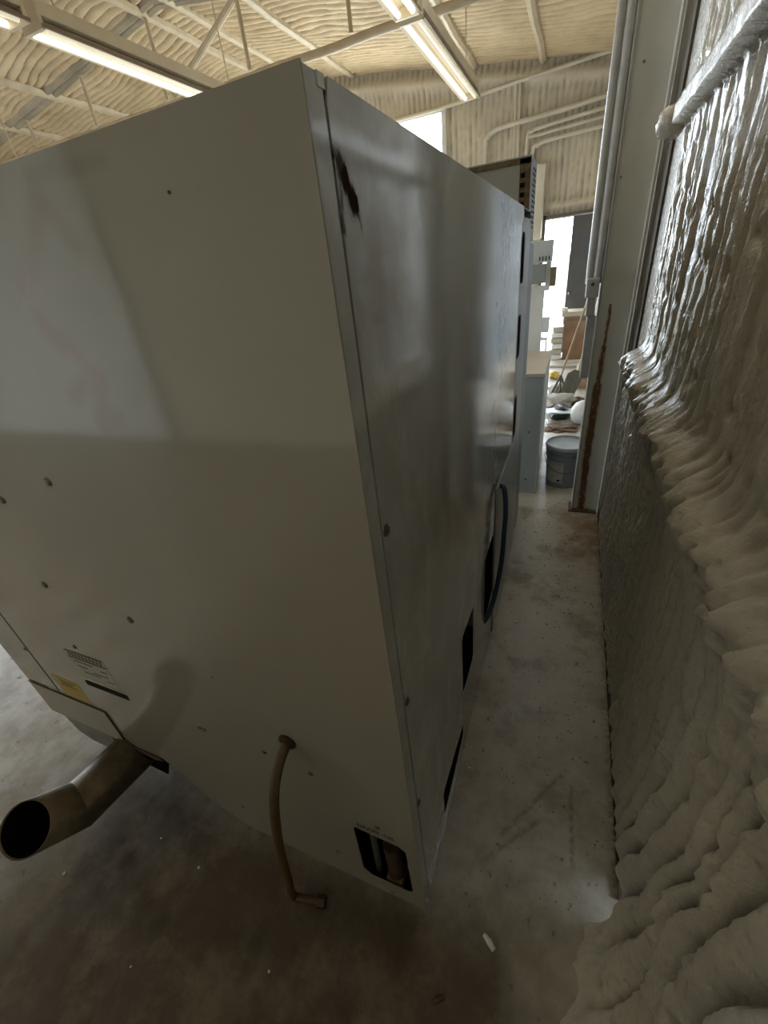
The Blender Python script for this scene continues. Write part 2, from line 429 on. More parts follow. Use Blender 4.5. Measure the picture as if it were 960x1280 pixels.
# lumpy specks
D += .0035*vn(YY*150, ZZ*38)*(1-low)+.005*vn(YY*95, ZZ*70)*low
pit = np.clip(fbm(YY*22+7, ZZ*16+3, 2)*1.33-.66, 0, 1)*5; D -= np.clip(pit, 0, 1)*.012
# middle girt
gz = 1.215+.03*(fbm(YY*3, ZZ*0+4, 3)-.5)
dz = ZZ-gz
prof = np.where(dz > 0, np.exp(-(dz/.045)**2), np.exp(-(np.abs(dz)/.10)**2.0))
D += prof*(.045+.035*fbm(YY*9, ZZ*14, 4)+.008*r1)*np.clip((2.45-YY)/.1, 0, 1)
D += (vn(YY*35, ZZ*35)*.016+fbm(YY*45, ZZ*60, 3)*.030+fbm(YY*18+5, ZZ*40, 3)*.03-.03)*prof
# upper girt : squarish covered channel
dz = ZZ-2.075
flat = np.clip((.040-np.abs(dz))/.010, 0, 1)*np.clip((2.32-YY)/.03, 0, 1)
D = np.where(flat > 0, D*(1-flat)+flat*(.075+.010*fbm(YY*10, ZZ*10, 3)), D)
# foam kicked out over the floor beside the camera
base = np.interp(YY, [-3, .2, .364, .497, .574, .60, .64], [.22, .17, .150, .120, .095, .03, .0])
D += base*np.exp(-(ZZ/.09)**1.2)*(.75+.6*fbm(YY*12, ZZ*7, 3))
D += .022*np.exp(-(ZZ/.05)**2)*vn(YY*28, ZZ*30)
# flat sheet strip and dark recess beside the column
strip = np.clip((YY-2.33-.05*(fbm(ZZ*3, ZZ*0, 3)-.5)-.22*(1/(1+np.exp((ZZ-1.1)/.04))))/.02, 0, 1)
D = D*(1-strip)+strip*.022
rec = np.clip((YY-2.70)/.02, 0, 1)*np.clip((3.3-YY)/.02, 0, 1)
D = D*(1-rec)+rec*(-.05)
# gap under the sheeting where daylight gets in
G = np.stack([.335-D, YY, ZZ], -1)
jj = (YY[:-1, :-1] > .600) & (YY[:-1, :-1] < .655) & (ZZ[:-1, :-1] < .045)
struct(gridmesh('wall_right', G, M_foam, dirt_shade=np.maximum(crevice(D, 5, .012), crevice(D, 2, .006)*.8), skip=((YY[:-1, :-1] > .60) & (YY[:-1, :-1] < .70) & (ZZ[:-1, :-1] < .08)) | ((YY[:-1, :-1] > 3.8) & (YY[:-1, :-1] < 7.6) & (ZZ[:-1, :-1] > .5) & (ZZ[:-1, :-1] < 3.2))))
b = MB(); b.box(.296, .318, .66, 2.98, 0, .010); struct(b.build('baseboard_right', mat('rusty_base_angle', (.10, .065, .04), .7, var=.6, vscale=30, bump=.6)))
b = MB(); b.box(.43, .47, -3.1, .59, 0, 4.2); b.box(.43, .47, .59, .71, .09, 4.2); b.box(.43, .47, .71, 3.8, 0, 4.2); b.box(.43, .47, 7.6, 9.1, 0, 4.2)
b.box(.43, .47, 3.8, 7.6, 0, .5); b.box(.43, .47, 3.8, 7.6, 3.2, 4.2); struct(b.build('wall_right_sheeting', M_white))
# translucent pane added in the right wall, unseen behind the column, to brighten the aisle
b = MB()
for y in (3.76, 5.06, 6.32, 7.56): b.box(.32, .43, y, y+.06, .46, 3.24)
b.box(.32, .43, 3.76, 7.62, .44, .50); b.box(.32, .43, 3.76, 7.62, 3.2, 3.26)
w2 = struct(b.build('window_added_right', M_white))
def pane_fn(k, p, P, c=(.13, .14, .15, 1)):
    t = k.n.new('ShaderNodeBsdfTranslucent'); t.inputs[0].default_value = c
    k.link(t.outputs[0], k.n['Material Output'].inputs[0])
b = MB(); b.box(.40, .404, 3.8, 7.6, .5, 3.2); b.build('pane', mat('added_window_sheet', fn=pane_fn), w2)

b = MB(); b.box(.303, .314, 2.60, 2.92, .0, 3.95); struct(b.build('recess_shade_plate', mat('recess_shade_brown', (.13, .11, .08), .7, var=.5, vscale=9, bump=.5, bscale=40)))  # dark plate added to stand in for shade in the recess
# far wall
xs = np.arange(-10.3, .46, .03); zs = np.linspace(0, 4.85, 150)
XX, ZZ = np.meshgrid(xs, zs, indexing='ij')
rz = np.where(XX > XR, ZE+SL*(.32-XX), ZR-SL*(XR-XX))
w = (fbm(XX*1.2, ZZ*1.0, 3)-.5)*.12
rid = np.sqrt(np.clip(1-(2*(((XX+w)/.085) % 1)-1)**2, 0, 1))
D = .022*rid+.02*fbm(XX*3, ZZ*2, 3)+.010*vn(XX*30, ZZ*16)
dz = ZZ-2.3; D += .05*np.exp(-(dz/.06)**2); D += .07*np.exp(-((rz-ZZ-.22)/.10)**2)
G = np.stack([XX, 9.0-D, np.minimum(ZZ, rz+.02)], -1)
xc = XX[:-1, :-1]+.015; zc = ZZ[:-1, :-1]+.016
hole = ((xc > -.61) & (xc < .24) & (zc < 2.13)) | ((xc > -5.1) & (xc < -2.32) & (zc < 3.82))
struct(gridmesh('wall_far', G, M_foam_far, skip=hole, dirt_shade=crevice(D, 2, .016)))

# roof, two slopes with spray ridges across the purlins
def roof(name, xa, xb):
    xs = np.linspace(xa, xb, 110); ys = np.arange(-3.2, 9.1, .022)
    XX, YY = np.meshgrid(xs, ys, indexing='ij')
    zz = np.where(XX > XR, ZE+SL*(.32-XX), ZR-SL*(XR-XX))
    w = (fbm(XX*.9, YY*.8, 3)-.5)*.5+(fbm(XX*3, YY*2.5, 2)-.5)*.08
    rid = np.sqrt(np.clip(1-(2*(((YY+w)/.12) % 1)-1)**2, 0, 1))
    D = .055*rid+.03*fbm(XX*3, YY*4, 3)+.01*vn(XX*12, YY*40)
    sk = (XX[:-1, :-1] > -1.05) & (XX[:-1, :-1] < .20) & (YY[:-1, :-1] > 1.1) & (YY[:-1, :-1] < 4.7)
    return struct(gridmesh(name, np.stack([XX, YY, zz-D+.03], -1), M_foam_roof, skip=sk, dirt_shade=crevice(D, 3, .03)))
roof('ceiling', .45, XR); roof('ceiling_slope_left', XR, -10.35)

# translucent roof panel added out of view to light the aisle
b = MB(); b.poly([(-1.15, roofz(-1.15)+.05), (.30, roofz(.30)+.05), (.30, roofz(.30)+.055), (-1.15, roofz(-1.15)+.055)], [], 4.0, lambda u, v, w: Vector((u, .6+w, v)))
struct(b.build('window_added_roof', mat('added_roof_sheet', fn=lambda k, p, P: pane_fn(k, p, P, (.27, .235, .185, 1)))))
# left and back walls (only seen in reflections)
def sheetwall(name, rects, axis):
    b = MB()
    for a0, a1, z0, z1 in rects:
        if axis == 'x': b.box(-10.4, -10.3, a0, a1, z0, z1)
        else: b.box(a0, a1, -3.2, -3.1, z0, z1)
    return struct(b.build(name, M_foam_far))
sheetwall('wall_left', [(-3.2, .9, 0, 4.3), (2.9, 9.1, 0, 4.3), (.9, 2.9, 2.7, 4.3)], 'x')
sheetwall('wall_back', [(-10.4, -9.3, 0, 4.9), (-4.9, .45, 0, 4.9), (-9.3, -4.9, 3.6, 4.9)], 'y')

# window_1 : tall glazed opening in the far wall beyond the machine
b = MB(); b.box(-5.1, -2.26, 8.90, 8.96, 3.80, 3.87); b.box(-2.34, -2.27, 8.90, 8.96, 0, 3.80); b.box(-5.16, -5.09, 8.90, 8.96, 0, 3.87)
struct(b.build('window_1', M_white))
# door_1 : frame, open dark leaf
b = MB(); b.box(-.64, .28, 8.88, 8.96, 2.13, 2.18); b.box(-.66, -.61, 8.88, 8.96, 0, 2.18); b.box(.24, .28, 8.88, 8.96, 0, 2.18)
d1 = struct(b.build('door_1', mat('door_frame', (.12, .10, .08), .6)))
b = MB(); b.box(-.185, .19, 8.78, 8.82, .02, 2.12, .004); lf = b.build('door_leaf', M_doorleaf, d1)
b = MB(); b.lathe([(.001, 0), (.022, .004), (.028, .02), (.02, .035), (.001, .04)], (-.13, 8.78, 1.0), 16, (0, -1, 0)); b.build('door_knob', M_screw, lf, True)
for z in (1.86, 1.1):
    b = MB(); b.box(.19, .215, 8.77, 8.80, z, z+.09); b.build('hinge', M_screwdark, lf)
# door_2 : closed white roller door behind the camera; then an unseen opening added in the left wall for more light
b = MB(); b.box(-9.35, -9.28, -3.1, -3.02, 0, 3.66); b.box(-4.92, -4.85, -3.1, -3.02, 0, 3.66); b.box(-9.35, -4.85, -3.1, -3.02, 3.60, 3.68)
d2 = struct(b.build('door_2', M_greypaint))
for i in range(12):
    b = MB(); b.box(-9.28, -4.92, -3.10, -3.06, i*.30, .30+i*.30); b.build('roller_slat', M_white, d2)
b = MB(); b.box(-10.3, -10.22, .83, .90, 0, 2.77); b.box(-10.3, -10.22, 2.90, 2.97, 0, 2.77); b.box(-10.3, -10.22, .83, 2.97, 2.7, 2.77)
struct(b.build('door_added_left', M_greypaint))

# yard outside
b = MB(); b.box(-40, 25, 9.2, 60, -.06, -.02); b.box(-40, 25, -50, -3.25, -.06, -.02)
tag(b.build('yard_ground', M_ground), kind='structure')
t = empty('outside_cladding', (-.25, 11, 0), 'beige corrugated panel standing outside the open far door', 'panel')
for i in range(5):
    b = MB(); x = -.47+i*.09; b.box(x, x+.08, 11.0, 11.05, -.02, 1.58, .006); b.build('cladding_board', M_beigeout, t)

# roof purlins
names = ['foam-coated roof purlin nearest the white column', 'foam-coated roof purlin above the right-hand lamp row',
         'foam-coated roof purlin right of the ridge, meeting the machine top corner', 'right-hand one of the paired ridge purlins',
         'left-hand one of the paired ridge purlins', 'roof purlin on the left slope just beyond the ridge',
         'roof purlin crossing the far-left bay above the machine', 'lowest visible roof purlin at the left edge of the photo']
for x, nm in zip((-.80, -1.80, -3.84, -4.76, -5.20, -6.05, -7.27, -8.34), names):
    z = roofz(x)
    ys = np.linspace(-3, 8.95, 160); b = MB()
    P = []
    for i, y in enumerate(ys):
        j = .003*math.sin(i*1.7+x*9)+.010*math.sin(i*.31+x)
        P.append((x+j*.6, y, z-.035+j*.4))
    b.tube(P, .06, 8)
    tag(b.build('roof_purlin', M_steelwarm, None, True), nm, 'purlin', 'foam-covered purlins under the roof')

# roof truss at Y = 5.9
TY = 5.9
t = empty('roof_truss', (-4.96, TY, 3.9), 'steel roof truss with long round bottom chord and thin upright webs', 'truss')
P = [(x, TY, 3.845+.006*math.sin(x*5)) for x in np.linspace(.28, -9.6, 60)]
b = MB(); b.tube(P, .040, 12); b.build('bottom_chord', M_steelwarm, t, True)
b = MB()
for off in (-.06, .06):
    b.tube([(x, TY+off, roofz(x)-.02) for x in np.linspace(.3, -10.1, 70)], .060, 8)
b.build('top_chord', mat('top_chord_tan', (.34, .28, .19), .6, var=.3), t, True)  # top chord a darker tan than the other truss steel
for x in (.0, -1.2, -2.5, -3.84, -5.18, -6.55, -7.93, -9.3):
    b = MB(); b.tube([(x, TY, 3.9), (x, TY, roofz(x)-.10)], .024, 8); b.build('upright', M_steelwarm, t, True)
for xa, xb in ((-3.88, -5.05),):
    b = MB(); b.tube([(xa, TY, roofz(xa)-.12), (xb, TY, 3.92)], .034, 8); b.build('diagonal', M_steelwarm, t, True)

# fluorescent lamps
def lamp(x, y0, y1, z, tubes, label, lit_box=False):
    t = empty('fluorescent_lamp', (x, (y0+y1)/2, z), label, 'ceiling lamp', 'twin-tube strip lamps hung under the roof')
    b = MB()
    b.poly([(-.11, .0), (-.045, .065), (.045, .065), (.11, .0), (.105, -.004), (.04, .055), (-.04, .055), (-.105, -.004)], [], y1-y0-.04, lambda u, v, w: Vector((x+u, y0+.02+w, z+v)))
    b.build('reflector', M_refl, t)
    b = MB(); b.box(x-.045, x+.10, y0, y1, z+.066, z+.15, .004); b.build('housing', M_housing, t)
    b = MB(); b.box(x+.112, x+.118, y0, y1, z-.004, z+.016); b.build('back_rail', M_housingdark, t)
    for dx, m in zip((-.06, .06), tubes):
        b = MB(); b.tube([(x+dx, y0+.05, z+.01), (x+dx, y1-.05, z+.01)], .019, 12); b.build('tube', m, t, True)
    for yy in (y0+.0, y1-.03):
        b = MB(); b.box(x-.10, x+.10, yy, yy+.03, z-.008, z+.07, .003); b.build('end_cap', M_housing, t)
    for yy in (y0+.25, y1-.25):
        zz = roofz(x); b = MB(); b.tube([(x, yy, z+.13), (x, yy, zz)], .006, 6); b.build('hanger', M_steelwarm, t)
    if lit_box:
        b = MB(); b.box(x-.10, x+.105, y0+.03, y1-.04, z-.010, z-.004); b.build('diffuser', M_glow, t)
    return t
lamp(-1.48, 2.25, 4.68, 3.42, (M_tube, M_tube), 'brightly lit strip lamp above the machine, nearer of the right-hand row')
lamp(-1.48, 4.76, 7.10, 3.42, (M_tube, M_tubeoff), 'half-lit strip lamp at the far end of the right-hand row')
lamp(-3.75, .60, 3.02, 3.42, (M_tube, M_tubeoff), 'strip lamp cut by the left edge of the photo')
lamp(-3.75, 3.10, 5.55, 3.42, (M_tube, M_tubeoff), 'strip lamp in the left row whose end passes behind the machine top')

for x, nm in ((-1.48, 'right'), (-3.75, 'left')):
    lamp(x, -2.6 if x > -2 else -1.9, -.17 if x > -2 else .52, 3.42, (M_tubedead, M_tubedead), 'strip lamp of the %s row, hanging behind the photographer' % nm)
lamp(-1.48, -.09, 2.17, 3.42, (M_tubedead, M_tube), 'strip lamp of the right row, hanging over the photographer')
for y0, nm in ((-1.9, 'rearmost'), (.60, 'middle'), (3.10, 'furthest')): lamp(-7.6, y0, y0+2.42, 3.35, (M_tube, M_tube), nm+' strip lamp of an added row, unseen, near the left wall')  # lamp row added out of view to brighten the hall
# conduits on the far wall
def conduit(pts, r, label, name='conduit'):
    b = MB(); b.tube(smooth_path(pts, 5) if len(pts) > 2 else pts, r, 8)
    return tag(b.build(name, M_galv, None, True), label, 'conduit', 'foam-coated conduits on the far wall')
W = 8.90
conduit([(.28, W, 3.99), (-1.25, W, 3.91), (-2.3, W, 3.85), (-3.6, W, 3.84)], .028, 'topmost conduit sloping across the far wall over the window')
conduit([(-1.17, W, 3.9), (-1.17, W, 2.2)], .018, 'straight upright conduit, left of a close pair on far wall')
conduit([(-1.11, W, 3.9), (-1.11, W, 2.2)], .016, 'straight upright conduit, right of a close pair on far wall')
conduit([(.28, W, 3.53), (-.5, W, 3.475), (-1.3, W, 3.44), (-1.48, W, 3.415), (-1.59, W, 3.34), (-1.62, W, 3.2), (-1.62, W, 2.2)], .034, 'thick bent conduit turning down furthest left on the far wall')
conduit([(.28, W, 3.40), (-.75, W, 3.33), (-.91, W, 3.30), (-.97, W, 3.2), (-.97, W, 2.2)], .026, 'bent conduit under the thick one, turning down beside the upright pair')
conduit([(.28, W, 3.30), (-.5, W, 3.26), (-.95, W, 3.24)], .022, 'short level conduit between two bent ones on the far wall')
conduit([(.28, W, 3.19), (-.62, W, 3.155), (-.80, W, 3.12), (-.88, W, 3.02), (-.89, W, 2.2)], .028, 'lowest bent conduit on the far wall, nearest the door')
b = MB(); b.box(-.80, -.66, 8.82, 8.93, 1.86, 2.88, .02); b.box(-.86, -.81, 8.84, 8.93, 1.86, 2.9, .015)
tag(b.build('cable_duct', M_galv), 'cream upright cable duct beside the far door', 'duct')

# steel column
t = empty('steel_column', (.2, 3.02, 0), 'pale painted steel building column with a long rust streak', 'column')
b = MB(); b.box(.128, .292, 3.0, 3.012, 0, 4.02); b.build('web', M_column, t)
b = MB(); b.box(.118, .130, 2.985, 3.13, 0, 4.02, .002); b.build('flange', M_silver, t)
b = MB(); b.box(.288, .300, 2.93, 3.08, 0, 3.96, .002); b.build('flange', M_column, t)
b = MB(); b.box(.10, .31, 2.96, 3.10, 0, .010); b.build('base_plate', M_rustlump, t)
for x, z in ((.175, 2.40), (.145, 1.98)):
    b = MB(); b.lathe([(.001, 0), (.006, 0), (.005, .004), (.001, .005)], (x, 3.0, z), 8, (0, -1, 0)); b.build('bolt', M_screw, t)
# conduits and switch beside the column
b = MB(); b.tube([(.099, 3.03, 1.50), (.099, 3.03, 4.0)], .0215, 12)
tag(b.build('conduit', M_silver, None, True), 'silver conduit strapped tight against the white column', 'conduit', 'conduits beside the column')
b = MB(); b.tube([(.057, 3.05, 1.50), (.057, 3.05, 4.0)], .0215, 12)
tag(b.build('conduit', M_silver, None, True), 'outer silver conduit running down to the switch box by the column', 'conduit', 'conduits beside the column')
t = empty('switch_box', (.075, 3.0, 1.42), 'grey switch box at the foot of the conduits beside the column', 'switch box')
b = MB(); b.box(.043, .112, 2.96, 3.08, 1.43, 1.53, .006); b.build('box', M_ltgrey, t)
b = MB(); b.box(.055, .10, 2.975, 3.06, 1.33, 1.43, .006); b.build('box', M_silver, t)
b = MB(); b.lathe([(.001, 0), (.010, 0), (.009, .012), (.001, .014)], (.075, 2.96, 1.50), 12, (0, -1, 0)); b.build('knob', M_screwdark, t, True)
b = MB(); b.box(.065, .116, 3.01, 3.06, .96, 1.33, .008)
tag(b.build('outlet_strip', M_silver), 'silver cover strip on the column below the switch box', 'cover strip')
# foam knob at the end of the upper girt
b = MB(); bmesh.ops.create_icosphere(b.b, subdivisions=3, radius=.045, matrix=Matrix.Translation((.262, 2.36, 2.06)))
for v in b.b.verts:
    v.co += (v.co-Vector((.262, 2.36, 2.06)))*(.9*float(fbm(np.array(v.co.z*34+3), np.array(v.co.y*34+v.co.x*20), 3))-.3)
tag(b.build('foam_lump', M_foam, None, True), 'rounded foam blob capping the upper girt end by the column', 'foam lump')

# ================================================================ the machine
XS = -.237; YF = .442; ZT = 1.862; XL = -1.84; YB = 2.20
mc = empty('machine_enclosure', (-1.0, 1.4, 0), 'large cream sheet-metal machine enclosure with exhaust pipe filling the left half', 'machine')
front = lambda u, v, w: Vector((u, YF+w, v))
side = lambda u, v, w: Vector((XS-w, u, v))
outline = [(XS, 0), (XS, ZT), (XL, ZT), (XL, .272), (-1.21, .268), (-1.13, .195), (-1.05, .085), (-.93, .012), (-.88, 0)]
dpoly = [(-.285, .085), (-.408, .083), (-.430, .112), (-.425, .372), (-.418, .381), (-.290, .372), (-.272, .355), (-.270, .10)]
hole_t = rbox(-.569, -.533, .700, .736, .017, 3)
h1 = rbox(-.895, -.881, .600, .612, .005, 2); h2 = rbox(-.664, -.648, .602, .616, .006, 2)
b = MB(); b.poly(outline, [dpoly, hole_t, h1, h2], .0025, front)
fp = b.build('front_panel', M_front, mc)
# folded corner return
b = MB(); b.box(XS-.0025, XS, YF+.0015, YF+.036, 0, ZT-.002)
b.build('corner_return', M_side, mc)
# darker gap between return and side panel
b = MB(); b.box(XS-.03, XS-.012, YF+.034, YF+.05, .01, ZT-.004); b.build('gap_backing', M_black, mc)
# side panel with cut-outs, a little proud at the bent top front corner
o1 = [(.68, .07), (.95, .088), (.97, .10), (.968, .168), (.70, .212), (.68, .205)]
o2 = [(.975, .325), (1.145, .322), (1.160, .34), (1.162, .59), (1.15, .60), (.985, .618), (.972, .60)]
o3 = [(1.39, .262), (1.61, .295), (1.612, .64), (1.60, .645), (1.39, .632)]
sp = [(YF+.042, .004), (1.62, .004), (1.62, .84), (2.13, .84), (2.13, 1.79), (YB-.01, 1.82), (YB-.01, ZT-.02), (YB-.025, ZT), (YF+.050, ZT), (YF+.042, ZT-.02)]
b = MB(); b.poly(sp, [o1, o2, o3], .0025, side)
sd = b.build('side_panel', M_side, mc)
b = MB(); b.box(XS-.004, XS+.004, 1.626, YB+.015, .008, .834, .0015); b.build('lower_side_door', M_ltgrey, mc)
# machine guts behind the openings
b = MB(); b.box(XS-.16, XS-.05, 1.40, 1.60, .24, .56, .004)
b.build('inner_frame', mat('oily_grey_inner', (.17, .16, .13), .55, var=.4, vscale=12), mc)
b = MB(); b.tube([(XS-.05, .96, .36), (XS-.05, 1.18, .50)], .012, 8); b.build('inner_strut', M_black, mc)
b = MB(); b.box(XS-.30, XS-.10, .66, 1.0, .035, .22); b.build('inner_block', MATS['oily_grey_inner'], mc)
b = MB(); b.box(XS-.20, XS-.06, .98, 1.14, .30, .42, .01); b.build('inner_block', MATS['oily_grey_inner'], mc)
# slotted end post
slots = [rbox(2.155, 2.275, a, c, .03, 3) for a, c in ((1.58, 1.775), (1.26, 1.45), (.855, 1.07))]
b = MB(); b.poly([(2.136, .84), (YB+.02, .84), (YB+.02, .0), (2.50, .0), (2.50, 1.80), (2.46, 1.83), (YB+.006, ZT-.035), (YB, 1.81), (2.136, 1.785)], slots, .0025, side); es = b.build('slotted_end_panel', mat('end_panel_grey', (.40, .42, .40), .35, var=.08), mc)
# other skins
b = MB(); b.box(XL+.003, XS-.003, YF+.0025, 2.50, ZT-.003, ZT-.0005); b.build('top_panel', M_paint, mc)
b = MB(); b.box(XL, XL+.003, YF+.003, 2.50, .27, ZT-.003); b.build('left_panel', M_paint, mc)
b = MB(); b.box(XL+.003, XS-.003, 2.497, 2.50, .02, ZT-.003); b.build('back_panel', M_greypaint, mc)
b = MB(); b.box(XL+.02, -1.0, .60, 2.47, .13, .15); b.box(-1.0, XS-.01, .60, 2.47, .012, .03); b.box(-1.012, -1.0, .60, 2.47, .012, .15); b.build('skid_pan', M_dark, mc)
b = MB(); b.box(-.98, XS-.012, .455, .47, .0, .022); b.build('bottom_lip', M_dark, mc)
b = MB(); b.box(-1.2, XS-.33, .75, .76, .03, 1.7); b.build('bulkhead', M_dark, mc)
# guts behind DRAIN OIL opening
b = MB(); b.tube([(-.338, .484, .06), (-.338, .484, .26)], .028, 14); b.build('drain_filter', mat('oily_bronze', (.13, .08, .045), .4, .3, var=.4, vscale=20), mc, True)
b = MB(); b.box(-.365, -.310, .452, .51, .04, .075, .006); b.build('drain_cap', mat('dull_tan_cast', (.30, .22, .12), .5, var=.3), mc)
b = MB(); b.tube([(-.400, .478, .04), (-.392, .478, .33)], .010, 8); b.build('drain_pipe', mat('green_grey_pipe', (.09, .10, .07), .5), mc, True)
b = MB(); b.box(-.62, -.25, .60, .61, .0, .46); b.box(-.62, -.61, .452, .60, .003, .46); b.box(-.61, -.245, .452, .60, .003, .010); b.build('drain_shade_liner', M_soot_shade, mc)  # black liner added so the opening stays dark, standing in for inner shade
# vertical seam on the front and hatch outline
b = MB(); b.box(-1.644, -1.640, YF-.0012, YF+.001, .47, ZT-.004); b.build('panel_seam', M_screwdark, mc)
b = MB(); b.box(-1.835, -1.395, YF-.004, YF, .275, .455, .0015); hp = b.build('hatch_plate', M_paint, mc)
b = MB(); b.box(-1.838, -1.40, YF-.0045, YF+.001, .455, .460); b.box(-1.396, -1.391, YF-.0045, YF+.001, .272, .458)
b.build('hatch_edge', M_screwdark, hp)
# exhaust box under the hatch, dented
b = MB(); b.poly([(-1.80, .268), (-1.765, .155), (-1.70, .120), (-1.52, .118), (-1.50, .268)], [], .004, lambda u, v, w: Vector((u, YF+.006+w, v)))
b.build('exhaust_plate', mat('bare_grey_plate', (.27, .26, .24), .4, .3, var=.3, vscale=14), mc)
b = MB(); b.poly([(-1.50, .264), (-1.50, .118), (-1.28, .100), (-1.215, .225), (-1.225, .264)], [], .004, lambda u, v, w: Vector((u, YF+.012+w, v)))
b.build('exhaust_plate', M_soot_shade, mc)
b = MB(); b.poly([(-1.40, .272), (-1.22, .272), (-1.207, .262), (-1.25, .245), (-1.36, .250)], [], .003, lambda u, v, w: Vector((u, YF-.006+w, v)))
b.build('torn_rim', mat('sooty_rim', (.13, .10, .07), .7, var=.5, vscale=25, bump=.5), mc)
# exhaust pipe: miter elbow, open end
PR = .083
A = Vector((-1.385, .47, .215)); B = Vector((-1.475, .25, .150)); Cc = Vector((-1.472, .115, .268))
def miter(pts, r, n=36, cut=None):
    pts = [Vector(p) for p in pts]; bm = MB(); rings = []
    d0 = (pts[1]-pts[0]).normalized(); u = Vector((0, 0, 1)); u = (u-d0*u.dot(d0)).normalized(); v = d0.cross(u)
    circ = [pts[0]+(u*math.cos(2*PI*k/n)+v*math.sin(2*PI*k/n))*r for k in range(n)]
    rings.append(circ)
    for i in range(1, len(pts)):
        d = (pts[i]-pts[i-1]).normalized()
        if i < len(pts)-1: nn = (d+(pts[i+1]-pts[i]).normalized()).normalized()
        else: nn = cut if cut is not None else d
        new = []
        for c in rings[-1]:
            s = (pts[i]-c).dot(nn)/d.dot(nn); new.append(c+d*s)
        rings.append(new)
    return bm, rings, n
CUT = ((Cc-B).normalized()+Vector((.72, -.06, .70))*.45).normalized()
bm, rings, n = miter([A, B, Cc], PR, cut=CUT)
V = [[bm.b.verts.new(c) for c in r] for r in rings]
for a, c in zip(V, V[1:]):
    for k in range(n): bm.b.faces.new((a[k], a[(k+1) % n], c[(k+1) % n], c[k]))
ep = bm.build('exhaust_pipe', M_rustpipe, mc, True)
md = ep.modifiers.new('wall', 'SOLIDIFY'); md.thickness = .003
bm, rings, n = miter([A, B, Cc-(Cc-B).normalized()*.004], PR-.0045, cut=CUT)
V = [[bm.b.verts.new(c) for c in r] for r in rings]
for a, c in zip(V, V[1:]):
    for k in range(n): bm.b.faces.new((a[k], a[(k+1) % n], c[(k+1) % n], c[k]))
bm.b.faces.new(V[0][::-1])
bm.build('soot_lining', M_soot_shade, ep, True)
b = MB(); b.box(-1.43, -1.425, .2, .32, .075, .085); b.b.free()
# drain hose
P = smooth_path([(-.551, .46, .718), (-.551, .425, .712), (-.550, .385, .690), (-.550, .352, .645), (-.560, .332, .55), (-.583, .321, .385), (-.608, .320, .20), (-.632, .322, .05), (-.615, .328, .022), (-.575, .338, .019), (-.553, .343, .019)], 6)
b = MB(); b.tube(P, .0125, 14); dh = b.build('drain_hose', M_hose, mc, True)
b = MB(); b.tube([(-.558, .342, .0195), (-.533, .348, .0195)], .0185, 6); b.build('hose_fitting', M_brass, dh)
b = MB(); b.lathe([(.012, 0), (.024, .001), (.024, .006), (.014, .010)], (-.551, YF, .718), 20, (0, -1, 0)); b.build('grommet', M_brass, dh, True)
# air hose looping out of the side opening
P = smooth_path([(-.25, 1.46, .93), (-.21, 1.49, .935), (-.20, 1.60, .79), (-.20, 1.66, .65), (-.20, 1.655, .53), (-.205, 1.55, .44), (-.215, 1.44, .37), (-.235, 1.41, .30), (-.26, 1.40, .27)], 8)
P = smooth_path([(-.25, 1.74, .80), (-.215, 1.72, .80), (-.20, 1.69, .70), (-.20, 1.665, .60), (-.20, 1.63, .49), (-.205, 1.56, .40), (-.215, 1.48, .33), (-.235, 1.42, .28), (-.26, 1.40, .27)], 8)
b = MB(); b.tube(P, .011, 12); b.build('side_hose', M_bluehose, mc, True)
b = MB(); b.box(XS-.001, XS+.003, 1.617, 1.627, .005, .85); b.build('door_seam', mat('door_seam_grey', (.14, .14, .13), .5), mc)
# small white lug on the top edge
b = MB(); b.box(XS-.012, XS+.001, YF+.026, YF+.040, ZT-.012, ZT-.001); b.build('lifting_lug', M_white, mc)
# screws
def screw(p, nrm, r=.009, m=None):
    b = MB(); b.lathe([(.0005, .0), (r*1.3, .0), (r*1.3, .0012), (r, .0015), (r*.9, .004), (r*.4, .0055), (.0005, .0058)], p, 12, nrm)
    return b.build('screw', m or M_screw, mc, True)
first = screw((-.951, YF, 1.403), (0, -1, 0), .0085)
for x, z in ((-1.173, 1.338), (-1.234, 1.072), (-.933, 1.025), (-1.66, .69), (-1.298, .815), (-.870, .608), (-.514, .592), (-.886, .16), (-.515, .15), (-.346, .02), (-.727, .889), (-.345, .437)):
    c = first.copy(); COL.objects.link(c); s = .75 if z < .95 else 1
    if abs(x+.727) < .001: s = .4
    c.scale = (s, s, s)
    c.matrix_parent_inverse = Matrix.Translation(-parent_world(mc)); c.location = (x-s*-.951, YF-s*YF, z-s*1.403)
for y, z in ((.496, 1.351), (.493, .937), (.487, .549)):
    screw((XS, y, z), (1, 0, 0), .008, M_screwdark)
b = MB(); b.lathe([(.0005, 0), (.002, 0), (.0018, .0015), (.0005, .002)], (-.419, YF, 1.797), 8, (0, -1, 0)); b.build('rivet', M_screwdark, mc)
